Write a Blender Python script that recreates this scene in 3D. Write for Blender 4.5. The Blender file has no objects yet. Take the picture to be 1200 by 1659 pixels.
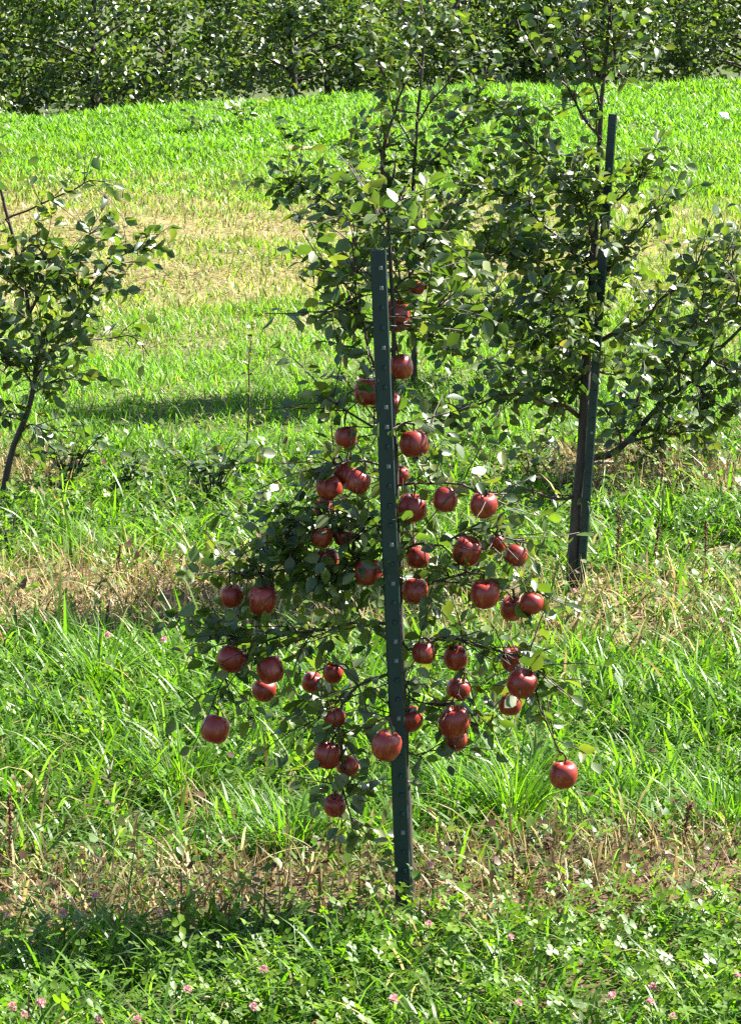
import bpy, math, random
import numpy as np
from mathutils import Vector, Matrix, noise as mnoise

random.seed(11)
rng = np.random.default_rng(7)
scene = bpy.context.scene
COL = scene.collection

# ------------------------------------------------------------------ camera
CAM_H, FPX, CX, CY = 3.0, 6250.0, 600.0, 829.5
PITCH = math.atan((CY + 400.0) / FPX)
cam_data = bpy.data.cameras.new('camera')
cam_data.sensor_fit = 'VERTICAL'
cam_data.sensor_height = 36.0
cam_data.lens = FPX / 1659.0 * 36.0
cam_data.clip_start = 0.1
cam_data.clip_end = 3000.0
cam = bpy.data.objects.new('camera', cam_data)
cam.location = (0, 0, CAM_H)
cam.rotation_euler = (math.pi / 2 - PITCH, 0, 0)
COL.objects.link(cam)
scene.camera = cam

# ------------------------------------------------------------------ sky and sun
SUN_AZ, SUN_EL = math.radians(63), math.radians(46)      # azimuth to the right of the view direction (+Y)
world = bpy.data.worlds.new('World')
scene.world = world
world.use_nodes = True
wn = world.node_tree
sky = wn.nodes.new('ShaderNodeTexSky')
sky.sky_type = 'NISHITA'
sky.sun_disc = False
sky.sun_elevation = SUN_EL
sky.sun_rotation = SUN_AZ
wn.nodes['Background'].inputs['Strength'].default_value = 0.055
wn.links.new(sky.outputs['Color'], wn.nodes['Background'].inputs['Color'])
sun_data = bpy.data.lights.new('sun', 'SUN')
sun_data.energy = 5.0
sun_data.angle = math.radians(0.53)
sun_data.color = (1.0, 0.95, 0.86)
sun = bpy.data.objects.new('sun', sun_data)
sdir = Vector((math.cos(SUN_EL) * math.sin(SUN_AZ), math.cos(SUN_EL) * math.cos(SUN_AZ), math.sin(SUN_EL)))
sun.rotation_euler = sdir.to_track_quat('Z', 'Y').to_euler()
COL.objects.link(sun)

scene.view_settings.view_transform = 'Standard'
scene.view_settings.look = 'None'
scene.view_settings.exposure = 2.35
scene.view_settings.gamma = 1.0
scene.cycles.max_bounces = 6
scene.cycles.diffuse_bounces = 3
scene.cycles.transmission_bounces = 4
scene.cycles.glossy_bounces = 2
scene.cycles.filter_width = 1.4
scene.cycles.use_denoising = False
scene.cycles.caustics_reflective = False
scene.cycles.caustics_refractive = False


# ------------------------------------------------------------------ projection and ground form
CP, SP = math.cos(PITCH), math.sin(PITCH)


def ray(px, py):
    u, v = (px - CX) / FPX, -(py - CY) / FPX
    return Vector((u, CP + v * SP, -SP + v * CP))


def P(px, py, Y):
    d = ray(px, py)
    t = Y / d.y
    return Vector((d.x * t, Y, CAM_H + d.z * t))


def crest(x):
    return 34.1 + 0.55 * np.clip(x, -12, 12)


def G(x, y):
    x = np.asarray(x, float); y = np.asarray(y, float)
    z = 0.022 * np.sin(1.9 * x + 0.7 * y) + 0.018 * np.sin(2.7 * y - 1.3 * x + 1.0) + 0.012 * np.sin(4.1 * x + 3.3 * y + 2.0)
    far = np.clip((y - 26.0) / 6.0, 0, 1)
    z = z + far * (0.05 * np.sin(1.1 * x + 0.4 * y) + 0.03 * np.sin(2.3 * x - 1.7 * y))
    t = np.clip((y - crest(x)) / 3.0, 0, 1)
    z = z - 0.55 * t * t * (3 - 2 * t)
    return z


def g(x, y):
    return float(G(x, y))


def hit(px, py):
    d = ray(px, py)
    t = 6.0
    while t < 120:
        p = d * t
        if CAM_H + p.z <= g(p.x, p.y):
            break
        t += 0.02
    p = d * t
    return Vector((p.x, p.y, g(p.x, p.y)))


def Yof(py):
    d = ray(600, py)
    return -CAM_H / d.z * d.y


def PYof(Y):           # photo row of flat ground at distance Y
    a = np.arctan2(CAM_H, Y) - PITCH
    return CY + FPX * np.tan(a)


# ------------------------------------------------------------------ helpers
def mesh_obj(name, verts, faces, mat, parent=None, smooth=False, col=None):
    me = bpy.data.meshes.new(name)
    me.from_pydata([tuple(v) for v in verts], [], faces)
    if col is not None:
        a = me.attributes.new('col', 'FLOAT_COLOR', 'POINT')
        c = np.ones((len(verts), 4), np.float32)
        c[:, :3] = col
        c[:, 3] = np.clip((np.asarray(col)[:, 1] / np.asarray(col)[:, 0] - 1.0) * 3, 0, 1)
        a.data.foreach_set('color', c.ravel())
    if smooth:
        me.polygons.foreach_set('use_smooth', [True] * len(me.polygons))
    me.materials.append(mat)
    me.update()
    return link(name, me, parent)


def link(name, me, parent=None):
    o = bpy.data.objects.new(name, me)
    COL.objects.link(o)
    if parent is not None:
        o.parent = parent
    return o


def np_mesh(name, V, loops, counts, mat, col=None, smooth=False):
    me = bpy.data.meshes.new(name)
    nf = len(counts)
    me.vertices.add(len(V)); me.loops.add(len(loops)); me.polygons.add(nf)
    me.vertices.foreach_set('co', np.ascontiguousarray(V, np.float32).ravel())
    me.loops.foreach_set('vertex_index', np.ascontiguousarray(loops, np.int32))
    st = np.zeros(nf, np.int32); st[1:] = np.cumsum(counts)[:-1]
    me.polygons.foreach_set('loop_start', st)
    me.polygons.foreach_set('loop_total', np.ascontiguousarray(counts, np.int32))
    if smooth:
        me.polygons.foreach_set('use_smooth', np.ones(nf, bool))
    if col is not None:
        a = me.attributes.new('col', 'FLOAT_COLOR', 'POINT')
        c = np.ones((len(V), 4), np.float32); c[:, :3] = col
        c[:, 3] = np.clip((col[:, 1] / col[:, 0] - 1.0) * 3, 0, 1)
        a.data.foreach_set('color', c.ravel())
    me.materials.append(mat)
    me.update(calc_edges=True)
    me.validate()
    return me


def tag(o, label=None, cat=None, group=None, kind=None):
    if label: o['label'] = label
    if cat: o['category'] = cat
    if group: o['group'] = group
    if kind: o['kind'] = kind
    return o


def empty(name, loc):
    o = bpy.data.objects.new(name, None)
    o.empty_display_size = 0.1
    o.location = loc
    COL.objects.link(o)
    return o


def catmull(pts, step=0.04):
    pts = [Vector(p) for p in pts]
    if len(pts) == 2:
        n = max(2, int((pts[1] - pts[0]).length / step))
        return [pts[0].lerp(pts[1], i / n) for i in range(n + 1)]
    q = [pts[0] * 2 - pts[1]] + pts + [pts[-1] * 2 - pts[-2]]
    out = []
    for i in range(1, len(q) - 2):
        a, b, c, d = q[i - 1], q[i], q[i + 1], q[i + 2]
        n = max(2, int((c - b).length / step))
        for k in range(n):
            t = k / n
            out.append(0.5 * ((2 * b) + (c - a) * t + (2 * a - 5 * b + 4 * c - d) * t * t + (3 * b - a - 3 * c + d) * t ** 3))
    out.append(pts[-1])
    return out


def tube(V, F, pts, r0, r1, n=6, power=1.0):
    """append a tapering tube to the lists V, F"""
    pts = [Vector(p) for p in pts]
    m = len(pts)
    base = len(V)
    for i, p in enumerate(pts):
        tan = (pts[min(i + 1, m - 1)] - pts[max(i - 1, 0)]).normalized()
        ref = Vector((0, 1, 0)) if abs(tan.y) < 0.8 else Vector((1, 0, 0))
        s = tan.cross(ref).normalized(); b = tan.cross(s)
        r = r0 + (r1 - r0) * (i / (m - 1)) ** power
        for k in range(n):
            a = 2 * math.pi * k / n
            V.append(p + s * (math.cos(a) * r) + b * (math.sin(a) * r))
    for i in range(m - 1):
        for k in range(n):
            a, b2 = base + i * n + k, base + i * n + (k + 1) % n
            F.append((a, b2, b2 + n, a + n))
    F.append(tuple(base + k for k in range(n))[::-1])
    F.append(tuple(base + (m - 1) * n + k for k in range(n)))


# ------------------------------------------------------------------ materials
def new_mat(name):
    m = bpy.data.materials.new(name)
    m.use_nodes = True
    nt = m.node_tree
    return m, nt, nt.nodes['Principled BSDF'], nt.nodes['Material Output']


def foliage_mat(name, trans=0.4, rough=0.38, spec=0.5, tboost=(1.25, 1.45, 0.55)):
    """thin leaf: colour from the plant's own 'col' attribute, light passing through"""
    m, nt, bs, out = new_mat(name)
    at = nt.nodes.new('ShaderNodeAttribute'); at.attribute_name = 'col'
    tc = nt.nodes.new('ShaderNodeTexCoord')
    nz = nt.nodes.new('ShaderNodeTexNoise'); nz.inputs['Scale'].default_value = 45.0
    mr = nt.nodes.new('ShaderNodeMapRange')
    mr.inputs['To Min'].default_value = 0.75; mr.inputs['To Max'].default_value = 1.25
    mx = nt.nodes.new('ShaderNodeVectorMath'); mx.operation = 'SCALE'
    gp = nt.nodes.new('ShaderNodeNewGeometry')
    nt.links.new(gp.outputs['Position'], nz.inputs['Vector'])
    nt.links.new(nz.outputs['Fac'], mr.inputs['Value'])
    nt.links.new(at.outputs['Color'], mx.inputs[0]); nt.links.new(mr.outputs['Result'], mx.inputs['Scale'])
    nt.links.new(mx.outputs['Vector'], bs.inputs['Base Color'])
    bs.inputs['Roughness'].default_value = rough
    bs.inputs['Specular IOR Level'].default_value = spec
    tr = nt.nodes.new('ShaderNodeBsdfTranslucent')
    tm = nt.nodes.new('ShaderNodeVectorMath'); tm.operation = 'MULTIPLY'
    bm = nt.nodes.new('ShaderNodeMix'); bm.data_type = 'VECTOR'
    bm.inputs[4].default_value = (1.05, 1.0, 0.9); bm.inputs[5].default_value = tboost
    nt.links.new(at.outputs['Alpha'], bm.inputs[0]); nt.links.new(bm.outputs[1], tm.inputs[1])
    nt.links.new(mx.outputs['Vector'], tm.inputs[0])
    nt.links.new(tm.outputs['Vector'], tr.inputs['Color'])
    mix = nt.nodes.new('ShaderNodeMixShader'); mix.inputs['Fac'].default_value = trans
    nt.links.new(bs.outputs['BSDF'], mix.inputs[1]); nt.links.new(tr.outputs['BSDF'], mix.inputs[2])
    nt.links.new(mix.outputs['Shader'], out.inputs['Surface'])
    return m


M_LEAF = foliage_mat('apple_leaf', 0.42, 0.40, 0.85, (1.5, 1.6, 0.5))
M_GRASS = foliage_mat('grass_blade', 0.52, 0.42, 0.34, (1.36, 1.54, 0.45))
M_WEED = foliage_mat('weed_leaf', 0.45, 0.45, 0.3, (1.25, 1.42, 0.65))
M_STRAW = foliage_mat('dry_straw', 0.25, 0.6, 0.25, (1.1, 1.0, 0.8))
M_PETAL = foliage_mat('clover_petal', 0.35, 0.6, 0.2, (1.1, 0.95, 0.95))


def noise_mat(name, c1, c2, scale, rough, bump=0.3, stretch=(1, 1, 1), spec=0.4, c3=None):
    m, nt, bs, out = new_mat(name)
    tc = nt.nodes.new('ShaderNodeTexCoord')
    mp = nt.nodes.new('ShaderNodeMapping'); mp.inputs['Scale'].default_value = stretch
    nz = nt.nodes.new('ShaderNodeTexNoise'); nz.inputs['Scale'].default_value = scale; nz.inputs['Detail'].default_value = 6
    cr = nt.nodes.new('ShaderNodeValToRGB')
    cr.color_ramp.elements[0].position = 0.35; cr.color_ramp.elements[1].position = 0.68
    cr.color_ramp.elements[0].color = (*c1, 1); cr.color_ramp.elements[1].color = (*c2, 1)
    if c3:
        e = cr.color_ramp.elements.new(0.8); e.color = (*c3, 1)
    bp = nt.nodes.new('ShaderNodeBump'); bp.inputs['Strength'].default_value = bump; bp.inputs['Distance'].default_value = 0.004
    nt.links.new(tc.outputs['Object'], mp.inputs['Vector']); nt.links.new(mp.outputs['Vector'], nz.inputs['Vector'])
    nt.links.new(nz.outputs['Fac'], cr.inputs['Fac']); nt.links.new(cr.outputs['Color'], bs.inputs['Base Color'])
    nt.links.new(nz.outputs['Fac'], bp.inputs['Height']); nt.links.new(bp.outputs['Normal'], bs.inputs['Normal'])
    bs.inputs['Roughness'].default_value = rough
    bs.inputs['Specular IOR Level'].default_value = spec
    return m


M_BARK = noise_mat('bark', (0.026, 0.020, 0.016), (0.065, 0.054, 0.044), 40, 0.7, 0.7, (1, 1, 0.25), c3=(0.16, 0.145, 0.125))
M_TWIG = noise_mat('twig_bark', (0.035, 0.020, 0.013), (0.07, 0.046, 0.032), 60, 0.6, 0.4)
M_POST = noise_mat('green_post_paint', (0.004, 0.020, 0.021), (0.008, 0.030, 0.030), 30, 0.42, 0.15, (1, 1, 0.2), c3=(0.045, 0.034, 0.024))
M_STUD_WORN = noise_mat('worn_steel', (0.06, 0.075, 0.072), (0.19, 0.21, 0.2), 90, 0.5, 0.2)
M_STEM = noise_mat('fruit_stem', (0.05, 0.03, 0.015), (0.11, 0.08, 0.03), 120, 0.6, 0.2)
M_DOCK = noise_mat('brown_seed', (0.055, 0.02, 0.010), (0.15, 0.06, 0.028), 90, 0.8, 0.4)
M_STAKE_SUNLIT_WOOD = noise_mat('stake_and_sunlit_wood', (0.28, 0.23, 0.18), (0.55, 0.5, 0.42), 50, 0.7, 0.4)  # pale wood of the stake; on the trunk strip, sunlight put into the colour
M_WHITE = noise_mat('white_bloom', (0.7, 0.68, 0.62), (0.85, 0.84, 0.8), 80, 0.7, 0.2)


def apple_mat():
    m, nt, bs, out = new_mat('apple_skin')
    tc = nt.nodes.new('ShaderNodeTexCoord')
    oi = nt.nodes.new('ShaderNodeObjectInfo')
    mp = nt.nodes.new('ShaderNodeMapping'); mp.inputs['Scale'].default_value = (2.6, 2.6, 0.45)
    off = nt.nodes.new('ShaderNodeVectorMath'); off.operation = 'ADD'
    nt.links.new(tc.outputs['Object'], off.inputs[0]); nt.links.new(oi.outputs['Random'], off.inputs[1])
    nt.links.new(off.outputs['Vector'], mp.inputs['Vector'])
    st = nt.nodes.new('ShaderNodeTexNoise'); st.inputs['Scale'].default_value = 1.6; st.inputs['Detail'].default_value = 5
    nt.links.new(mp.outputs['Vector'], st.inputs['Vector'])
    blot = nt.nodes.new('ShaderNodeTexNoise'); blot.inputs['Scale'].default_value = 1.1
    nt.links.new(off.outputs['Vector'], blot.inputs['Vector'])
    add = nt.nodes.new('ShaderNodeMath'); add.operation = 'ADD'
    nt.links.new(st.outputs['Fac'], add.inputs[0]); nt.links.new(blot.outputs['Fac'], add.inputs[1])
    ad2 = nt.nodes.new('ShaderNodeMath'); ad2.operation = 'MULTIPLY_ADD'; ad2.inputs[1].default_value = 0.2; 
    nt.links.new(oi.outputs['Random'], ad2.inputs[0]); nt.links.new(add.outputs[0], ad2.inputs[2])
    cr = nt.nodes.new('ShaderNodeValToRGB'); els = cr.color_ramp.elements
    els[0].position = 0.66; els[0].color = (0.20, 0.015, 0.010, 1)
    els[1].position = 1.36; els[1].color = (0.30, 0.06, 0.022, 1)
    e = els.new(0.98); e.color = (0.24, 0.019, 0.013, 1)
    e = els.new(0.999); e.color = (0.265, 0.027, 0.016, 1)
    half = nt.nodes.new('ShaderNodeMath'); half.operation = 'MULTIPLY'; half.inputs[1].default_value = 0.78
    nt.links.new(ad2.outputs[0], half.inputs[0])
    nt.links.new(half.outputs[0], cr.inputs['Fac'])
    # small pale lenticels
    vo = nt.nodes.new('ShaderNodeTexVoronoi'); vo.inputs['Scale'].default_value = 9
    nt.links.new(off.outputs['Vector'], vo.inputs['Vector'])
    lt = nt.nodes.new('ShaderNodeMath'); lt.operation = 'LESS_THAN'; lt.inputs[1].default_value = 0.16
    nt.links.new(vo.outputs['Distance'], lt.inputs[0])
    sc = nt.nodes.new('ShaderNodeMath'); sc.operation = 'MULTIPLY'; sc.inputs[1].default_value = 0.22
    nt.links.new(lt.outputs[0], sc.inputs[0])
    mix = nt.nodes.new('ShaderNodeMix'); mix.data_type = 'RGBA'
    mix.inputs['B'].default_value = (0.5, 0.28, 0.16, 1)
    nt.links.new(sc.outputs[0], mix.inputs['Factor']); nt.links.new(cr.outputs['Color'], mix.inputs['A'])
    nt.links.new(mix.outputs['Result'], bs.inputs['Base Color'])
    bs.inputs['Roughness'].default_value = 0.4
    bs.inputs['Specular IOR Level'].default_value = 0.5
    bs.inputs['Coat Weight'].default_value = 0.15
    bs.inputs['Coat Roughness'].default_value = 0.22
    return m


M_APPLE = apple_mat()


def ground_mat():
    m, nt, bs, out = new_mat('orchard_soil')
    geo = nt.nodes.new('ShaderNodeNewGeometry')
    sep = nt.nodes.new('ShaderNodeSeparateXYZ'); nt.links.new(geo.outputs['Position'], sep.inputs[0])
    n1 = nt.nodes.new('ShaderNodeTexNoise'); n1.inputs['Scale'].default_value = 0.9; n1.inputs['Detail'].default_value = 4
    nt.links.new(geo.outputs['Position'], n1.inputs['Vector'])
    n2 = nt.nodes.new('ShaderNodeTexNoise'); n2.inputs['Scale'].default_value = 22; n2.inputs['Detail'].default_value = 8
    nt.links.new(geo.outputs['Position'], n2.inputs['Vector'])
    ma = nt.nodes.new('ShaderNodeMath'); ma.operation = 'MULTIPLY_ADD'; ma.inputs[1].default_value = 3.0
    nt.links.new(n1.outputs['Fac'], ma.inputs[0]); nt.links.new(sep.outputs['Y'], ma.inputs[2])
    mr = nt.nodes.new('ShaderNodeMapRange')
    mr.inputs['From Min'].default_value = 1.5; mr.inputs['From Max'].default_value = 41.5
    nt.links.new(ma.outputs[0], mr.inputs['Value'])
    cr = nt.nodes.new('ShaderNodeValToRGB'); els = cr.color_ramp.elements
    green, brown, tan = (0.045, 0.06, 0.018, 1), (0.085, 0.052, 0.030, 1), (0.155, 0.130, 0.052, 1)
    els[0].position = 0.0; els[0].color = green
    els[1].position = 1.0; els[1].color = green
    for y, c in ((9.1, green), (9.5, brown), (10.2, brown), (10.5, green), (12.8, green), (13.2, (0.16, 0.11, 0.06, 1)), (14.3, (0.16, 0.11, 0.06, 1)), (14.7, green),
                 (16.0, green), (16.4, brown), (16.8, brown), (17.2, green), (19.2, (0.10, 0.10, 0.035, 1)), (20.8, tan), (26.2, tan), (27.8, (0.07, 0.09, 0.025, 1))):
        e = els.new((y) / 40.0); e.color = c
    mul = nt.nodes.new('ShaderNodeMapRange'); mul.inputs['To Min'].default_value = 0.55; mul.inputs['To Max'].default_value = 1.45
    nt.links.new(n2.outputs['Fac'], mul.inputs['Value'])
    sc = nt.nodes.new('ShaderNodeVectorMath'); sc.operation = 'SCALE'
    nt.links.new(mr.outputs['Result'], cr.inputs['Fac'])
    nt.links.new(cr.outputs['Color'], sc.inputs[0]); nt.links.new(mul.outputs['Result'], sc.inputs['Scale'])
    nt.links.new(sc.outputs['Vector'], bs.inputs['Base Color'])
    bp = nt.nodes.new('ShaderNodeBump'); bp.inputs['Strength'].default_value = 0.8; bp.inputs['Distance'].default_value = 0.03
    nt.links.new(n2.outputs['Fac'], bp.inputs['Height']); nt.links.new(bp.outputs['Normal'], bs.inputs['Normal'])
    bs.inputs['Roughness'].default_value = 0.95
    bs.inputs['Specular IOR Level'].default_value = 0.2
    return m


# ------------------------------------------------------------------ ground sheet
def build_ground():
    out = np.array([10, 13, 18, 26, 40, 65, 110, 200, 400.0])
    xs = np.concatenate([-out[::-1], np.linspace(-8, 8, 115), out])
    ys = np.concatenate([[-400, -200, -100, -50, -25, -10, -3, 2], np.linspace(5, 42, 260), 42 + np.array([2, 5, 10, 20, 40, 80, 160, 320, 700.0])])
    X, Y = np.meshgrid(xs, ys)
    Z = G(X, Y)
    V = np.stack([X, Y, Z], -1).reshape(-1, 3)
    nx, ny = len(xs), len(ys)
    i = np.arange(ny - 1)[:, None] * nx + np.arange(nx - 1)[None]
    F = np.stack([i, i + 1, i + nx + 1, i + nx], -1).reshape(-1)
    me = np_mesh('ground', V, F, np.full((nx - 1) * (ny - 1), 4), ground_mat(), smooth=True)
    return tag(link('ground', me), 'grassy orchard ground with brown weeded strips and a dry lane', None, None, 'structure')


build_ground()


# ------------------------------------------------------------------ grass
def fnoise(x, y, s, o=0.0):
    """cheap smooth noise, about -1..1"""
    return (np.sin(x * s + 1.7 * np.sin(y * s * 0.8 + o) + o) + np.sin(y * s * 1.3 + 1.3 * np.sin(x * s * 0.9 - o) + 2.1 * o)
            + np.sin((x + y) * s * 0.7 + 2.2 * o + np.sin((x - y) * s * 1.1))) / 3.0


def blades(name, pos, L, W, az, lean, curl, twist, col, mat, segs=3, flat=False):
    n = len(pos)
    hd = np.stack([np.cos(az), np.sin(az), np.zeros(n)], -1)
    sd = np.stack([-np.sin(az + twist), np.cos(az + twist), np.zeros(n)], -1)
    pts = [pos]
    p = pos.copy()
    for s in range(segs):
        th = lean + curl * (s + 0.5) / segs
        st = (L / segs)[:, None] * (np.sin(th)[:, None] * hd + np.cos(th)[:, None] * np.array([0, 0, 1.0]))
        p = p + st
        pts.append(p.copy())
    vs = []
    for s in range(segs):
        t = s / segs
        w = (W * (1 - t) ** 0.55 * (0.75 + 0.25 * min(1, t * 3 + 0.4)))[:, None] * 0.5
        lift = np.array([0, 0, 0.25])
        vs.append(pts[s] - sd * w + lift * w * 0.4); vs.append(pts[s] + sd * w)
    vs.append(pts[segs])
    k = 2 * segs + 1
    V = np.stack(vs, 1).reshape(-1, 3)
    b = (np.arange(n) * k)[:, None]
    per, cnt = [], []
    for s in range(segs - 1):
        per += [2 * s, 2 * s + 1, 2 * s + 3, 2 * s + 2]; cnt.append(4)
    per += [2 * segs - 2, 2 * segs - 1, 2 * segs]; cnt.append(3)
    loops = (b + np.array(per)[None]).reshape(-1)
    counts = np.tile(cnt, n)
    C = np.repeat(col, k, axis=0)
    me = np_mesh(name, V, loops, counts, mat, C)
    return me


def scatter(y0, y1, dens, margin=0.9):
    """even random points on the ground between two distances, across the view and a margin"""
    out = []
    step = 0.5
    for a in np.arange(y0, y1, step):
        b = min(a + step, y1)
        hw = 0.097 * b + margin
        n = rng.poisson(dens * (b - a) * 2 * hw)
        out.append(np.stack([rng.uniform(-hw, hw, n), rng.uniform(a, b, n)], -1))
    p = np.concatenate(out)
    return p[:, 0], p[:, 1]


GREENS = np.array([[0.066, 0.156, 0.011], [0.094, 0.190, 0.012], [0.038, 0.102, 0.010], [0.118, 0.214, 0.014], [0.062, 0.138, 0.013]])
LIMES = np.array([[0.108, 0.225, 0.020], [0.128, 0.240, 0.023], [0.094, 0.207, 0.018]])
STRAWS = np.array([[0.37, 0.31, 0.13], [0.27, 0.22, 0.085], [0.46, 0.40, 0.20], [0.19, 0.15, 0.06]])
BROWNS = np.array([[0.12, 0.075, 0.034], [0.16, 0.105, 0.048], [0.085, 0.055, 0.028]])


def pick(pal, n):
    c = pal[rng.integers(0, len(pal), n)]
    return c * rng.uniform(0.8, 1.2, (n, 1))


def smooth(x, a, b):
    t = np.clip((x - a) / (b - a), 0, 1)
    return t * t * (3 - 2 * t)


def dry_weight(x, y):
    """how dead the sward is at a point: the weeded strips along the rows and the mown lane"""
    py = PYof(y) + 26 * fnoise(x, y, 2.3, 0.4) * np.clip(12 / y, 0.4, 1.4)
    px = CX + x / y * FPX
    d = np.zeros_like(x)
    s1 = smooth(py, 1370, 1410) * (1 - smooth(py, 1480, 1515))
    s2 = smooth(py, 905, 945) * (1 - smooth(py, 1025, 1065)) * (0.85 - 0.35 * smooth(px, 200, 480))
    s3 = smooth(py, 745, 760) * (1 - smooth(py, 795, 815)) * np.clip(1 - smooth(px, 60, 160) + smooth(px, 840, 980), 0, 1)
    wob = fnoise(x, y, 0.9, 1.0) + 0.6 * fnoise(x, y, 2.7, 2.0)
    s4 = smooth(py + 40 * wob, 265, 350) * (1 - smooth(py + 60 * wob, 440, 590))
    s4 = s4 * (1 - 0.35 * smooth(x, -0.2, 1.6)) * np.clip(0.88 + 0.5 * fnoise(x, y, 1.9, 4.0) + 0.35 * fnoise(x, y, 5.0, 1.0), 0.12, 1)
    s5 = 0.25 * smooth(fnoise(x, y, 1.6, 2.0), 0.45, 0.8) * (py > 800)
    return np.clip(s1 * (0.78 + 0.3 * fnoise(x, y, 3.7, 0.2)) + s2 + s3 + s5, 0, 1), np.clip(s4, 0, 1)


def build_grass():
    def emit(name, label, x, y, L, W, lean, curl, col, mat=M_GRASS, segs=3, z0=-0.01, az=None):
        n = len(x)
        pos = np.stack([x, y, G(x, y) + z0], -1)
        if az is None:
            az = rng.uniform(0, 2 * np.pi, n)
        me = blades(name, pos, L, W, az, lean, curl, rng.normal(0, 0.5, n), col, mat, segs)
        return tag(link(name, me), label, 'grass', None, 'stuff')

    # long lush grass between camera and second row
    x, y = scatter(7.6, 16.9, 3500)
    dry, lane = dry_weight(x, y)
    clump = fnoise(x, y, 6.2, 0.3) * 0.45 + fnoise(x, y, 17.0, 1.9) * 0.55
    keep = rng.random(len(x)) < (1 - 0.78 * dry) * (0.72 + 0.28 * clump)
    x, y, dry, clump = x[keep], y[keep], dry[keep], clump[keep]
    n = len(x)
    py = PYof(y)
    fore = smooth(py, 1480, 1520)
    mid = smooth(py, 1040, 1080) * (1 - smooth(py, 1360, 1400))
    back = 1 - smooth(py, 880, 1000)
    hgt = (0.098 + 0.022 * mid + 0.005 * fore - 0.02 * back) * (1 + 0.75 * clump) * (1 - 0.25 * dry)
    L = hgt * rng.lognormal(0, 0.32, n)
    W = rng.uniform(0.006, 0.016, n) * (0.8 + 0.2 * y / 10)
    lean = np.abs(rng.normal(0.45, 0.35, n)); curl = rng.uniform(0.4, 2.0, n)
    col = pick(GREENS, n)
    lime = smooth(fnoise(x, y, 3.1, 4.0), -0.2, 0.7)[:, None]
    col = col * (1 - 0.45 * lime) + pick(LIMES, n) * 0.45 * lime
    isdry = rng.random(n) < (0.025 + 0.6 * dry)
    sb = np.where((rng.random(n) < 0.4)[:, None], pick(BROWNS, n), pick(STRAWS, n))
    col = np.where(isdry[:, None], sb, col)
    half = y < 11.9
    for sel, nm, lb in ((half, 'long_grass', 'long tangled green grass around the staked apple tree'),
                        (~half, 'meadow_grass', 'green grass between the second and third tree rows')):
        emit(nm, lb, x[sel], y[sel], L[sel], W[sel], lean[sel], curl[sel], col[sel], M_GRASS, 4 if nm == 'long_grass' else 3)

    # long arching pale blades lying over the sward
    x, y = scatter(7.8, 15.5, 110)
    dry, lane = dry_weight(x, y)
    n = len(x)
    L = rng.uniform(0.12, 0.26, n); W = rng.uniform(0.006, 0.012, n)
    col = pick(LIMES, n) * 0.9 + 0.035
    isdry = rng.random(n) < (0.10 + 0.7 * dry)
    col = np.where(isdry[:, None], pick(STRAWS, n), col)
    emit('arching_grass', 'long arching pale grass blades lying over the sward', x, y, L, W, rng.uniform(0.2, 0.8, n), rng.uniform(0.8, 1.6, n), col, M_GRASS, 5, 0.02)

    # short mown lime grass in the aisle, then lane, then the far bank
    x, y = scatter(16.7, 21.0, 2900)
    dry, lane = dry_weight(x, y)
    keep = rng.random(len(x)) < 1 - 0.6 * np.maximum(lane, dry)
    x, y, lane, dry = x[keep], y[keep], lane[keep], dry[keep]
    n = len(x)
    L = rng.uniform(0.05, 0.115, n) * (1 - 0.45 * lane) * (1 + 0.35 * fnoise(x, y, 4.0, 0.9)); W = rng.uniform(0.006, 0.011, n)
    col = pick(LIMES, n)
    dk = smooth(fnoise(x, y, 3.3, 1.4), 0.0, 0.8)[:, None] * 0.3
    col = col * (1 - dk) + pick(GREENS, n) * dk
    isdry = rng.random(n) < (0.05 + 0.5 * np.maximum(lane, dry))
    col = np.where(isdry[:, None], pick(STRAWS, n), col)
    emit('mown_grass', 'short bright green mown grass of the aisle', x, y, L, W, np.abs(rng.normal(0.6, 0.45, n)), rng.uniform(0.2, 1.7, n), col)

    x, y = scatter(20.6, 29.5, 2300, 1.2)
    dry, lane = dry_weight(x, y)
    patch = fnoise(x, y, 1.7, 3.0) + 0.5 * fnoise(x, y, 4.4, 1.0)
    bare = smooth(0.6 * fnoise(x, y, 3.1, 7.0) + 0.6 * fnoise(x, y, 6.3, 2.0), 0.3, 0.6) * lane
    keep = rng.random(len(x)) < np.clip(0.72 - 0.2 * lane + 0.25 * patch, 0.4, 1) * (1 - 0.8 * bare)
    x, y, lane, patch = x[keep], y[keep], lane[keep], patch[keep]
    n = len(x)
    flat = rng.random(n) < 0.65 * lane
    L = np.where(flat, rng.uniform(0.04, 0.10, n), rng.uniform(0.03, 0.075, n)); W = rng.uniform(0.007, 0.014, n)
    lean = np.where(flat, rng.uniform(1.2, 1.5, n), np.abs(rng.normal(0.4, 0.3, n)))
    curl = np.where(flat, 0.1, rng.uniform(0.1, 0.9, n))
    isdry = rng.random(n) < lane * np.clip(np.where(flat, 0.9, 0.58) - 0.4 * patch - 0.12 * np.clip(x, -1, 2), 0.05, 0.95)
    col = np.where(isdry[:, None], pick(STRAWS, n) * np.array([0.9, 1.0, 0.8]), pick(LIMES, n) * rng.uniform(0.7, 1.1, (n, 1)) + np.array([0.03, 0.01, 0.005]))
    emit('dry_mown_grass', 'dry mown straw coloured grass and clippings on the lane', x, y, L, W, lean, curl, col, M_GRASS, 3, 0.008)

    x, y = scatter(26.6, 36.5, 2900, 1.2)
    dry, lane = dry_weight(x, y)
    keep = rng.random(len(x)) < (1 - 0.9 * lane) * np.where(y > crest(x) + 1.2, 0.35, 1.0)
    x, y = x[keep], y[keep]
    n = len(x)
    cl = fnoise(x, y, 2.6, 0.7)
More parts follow.
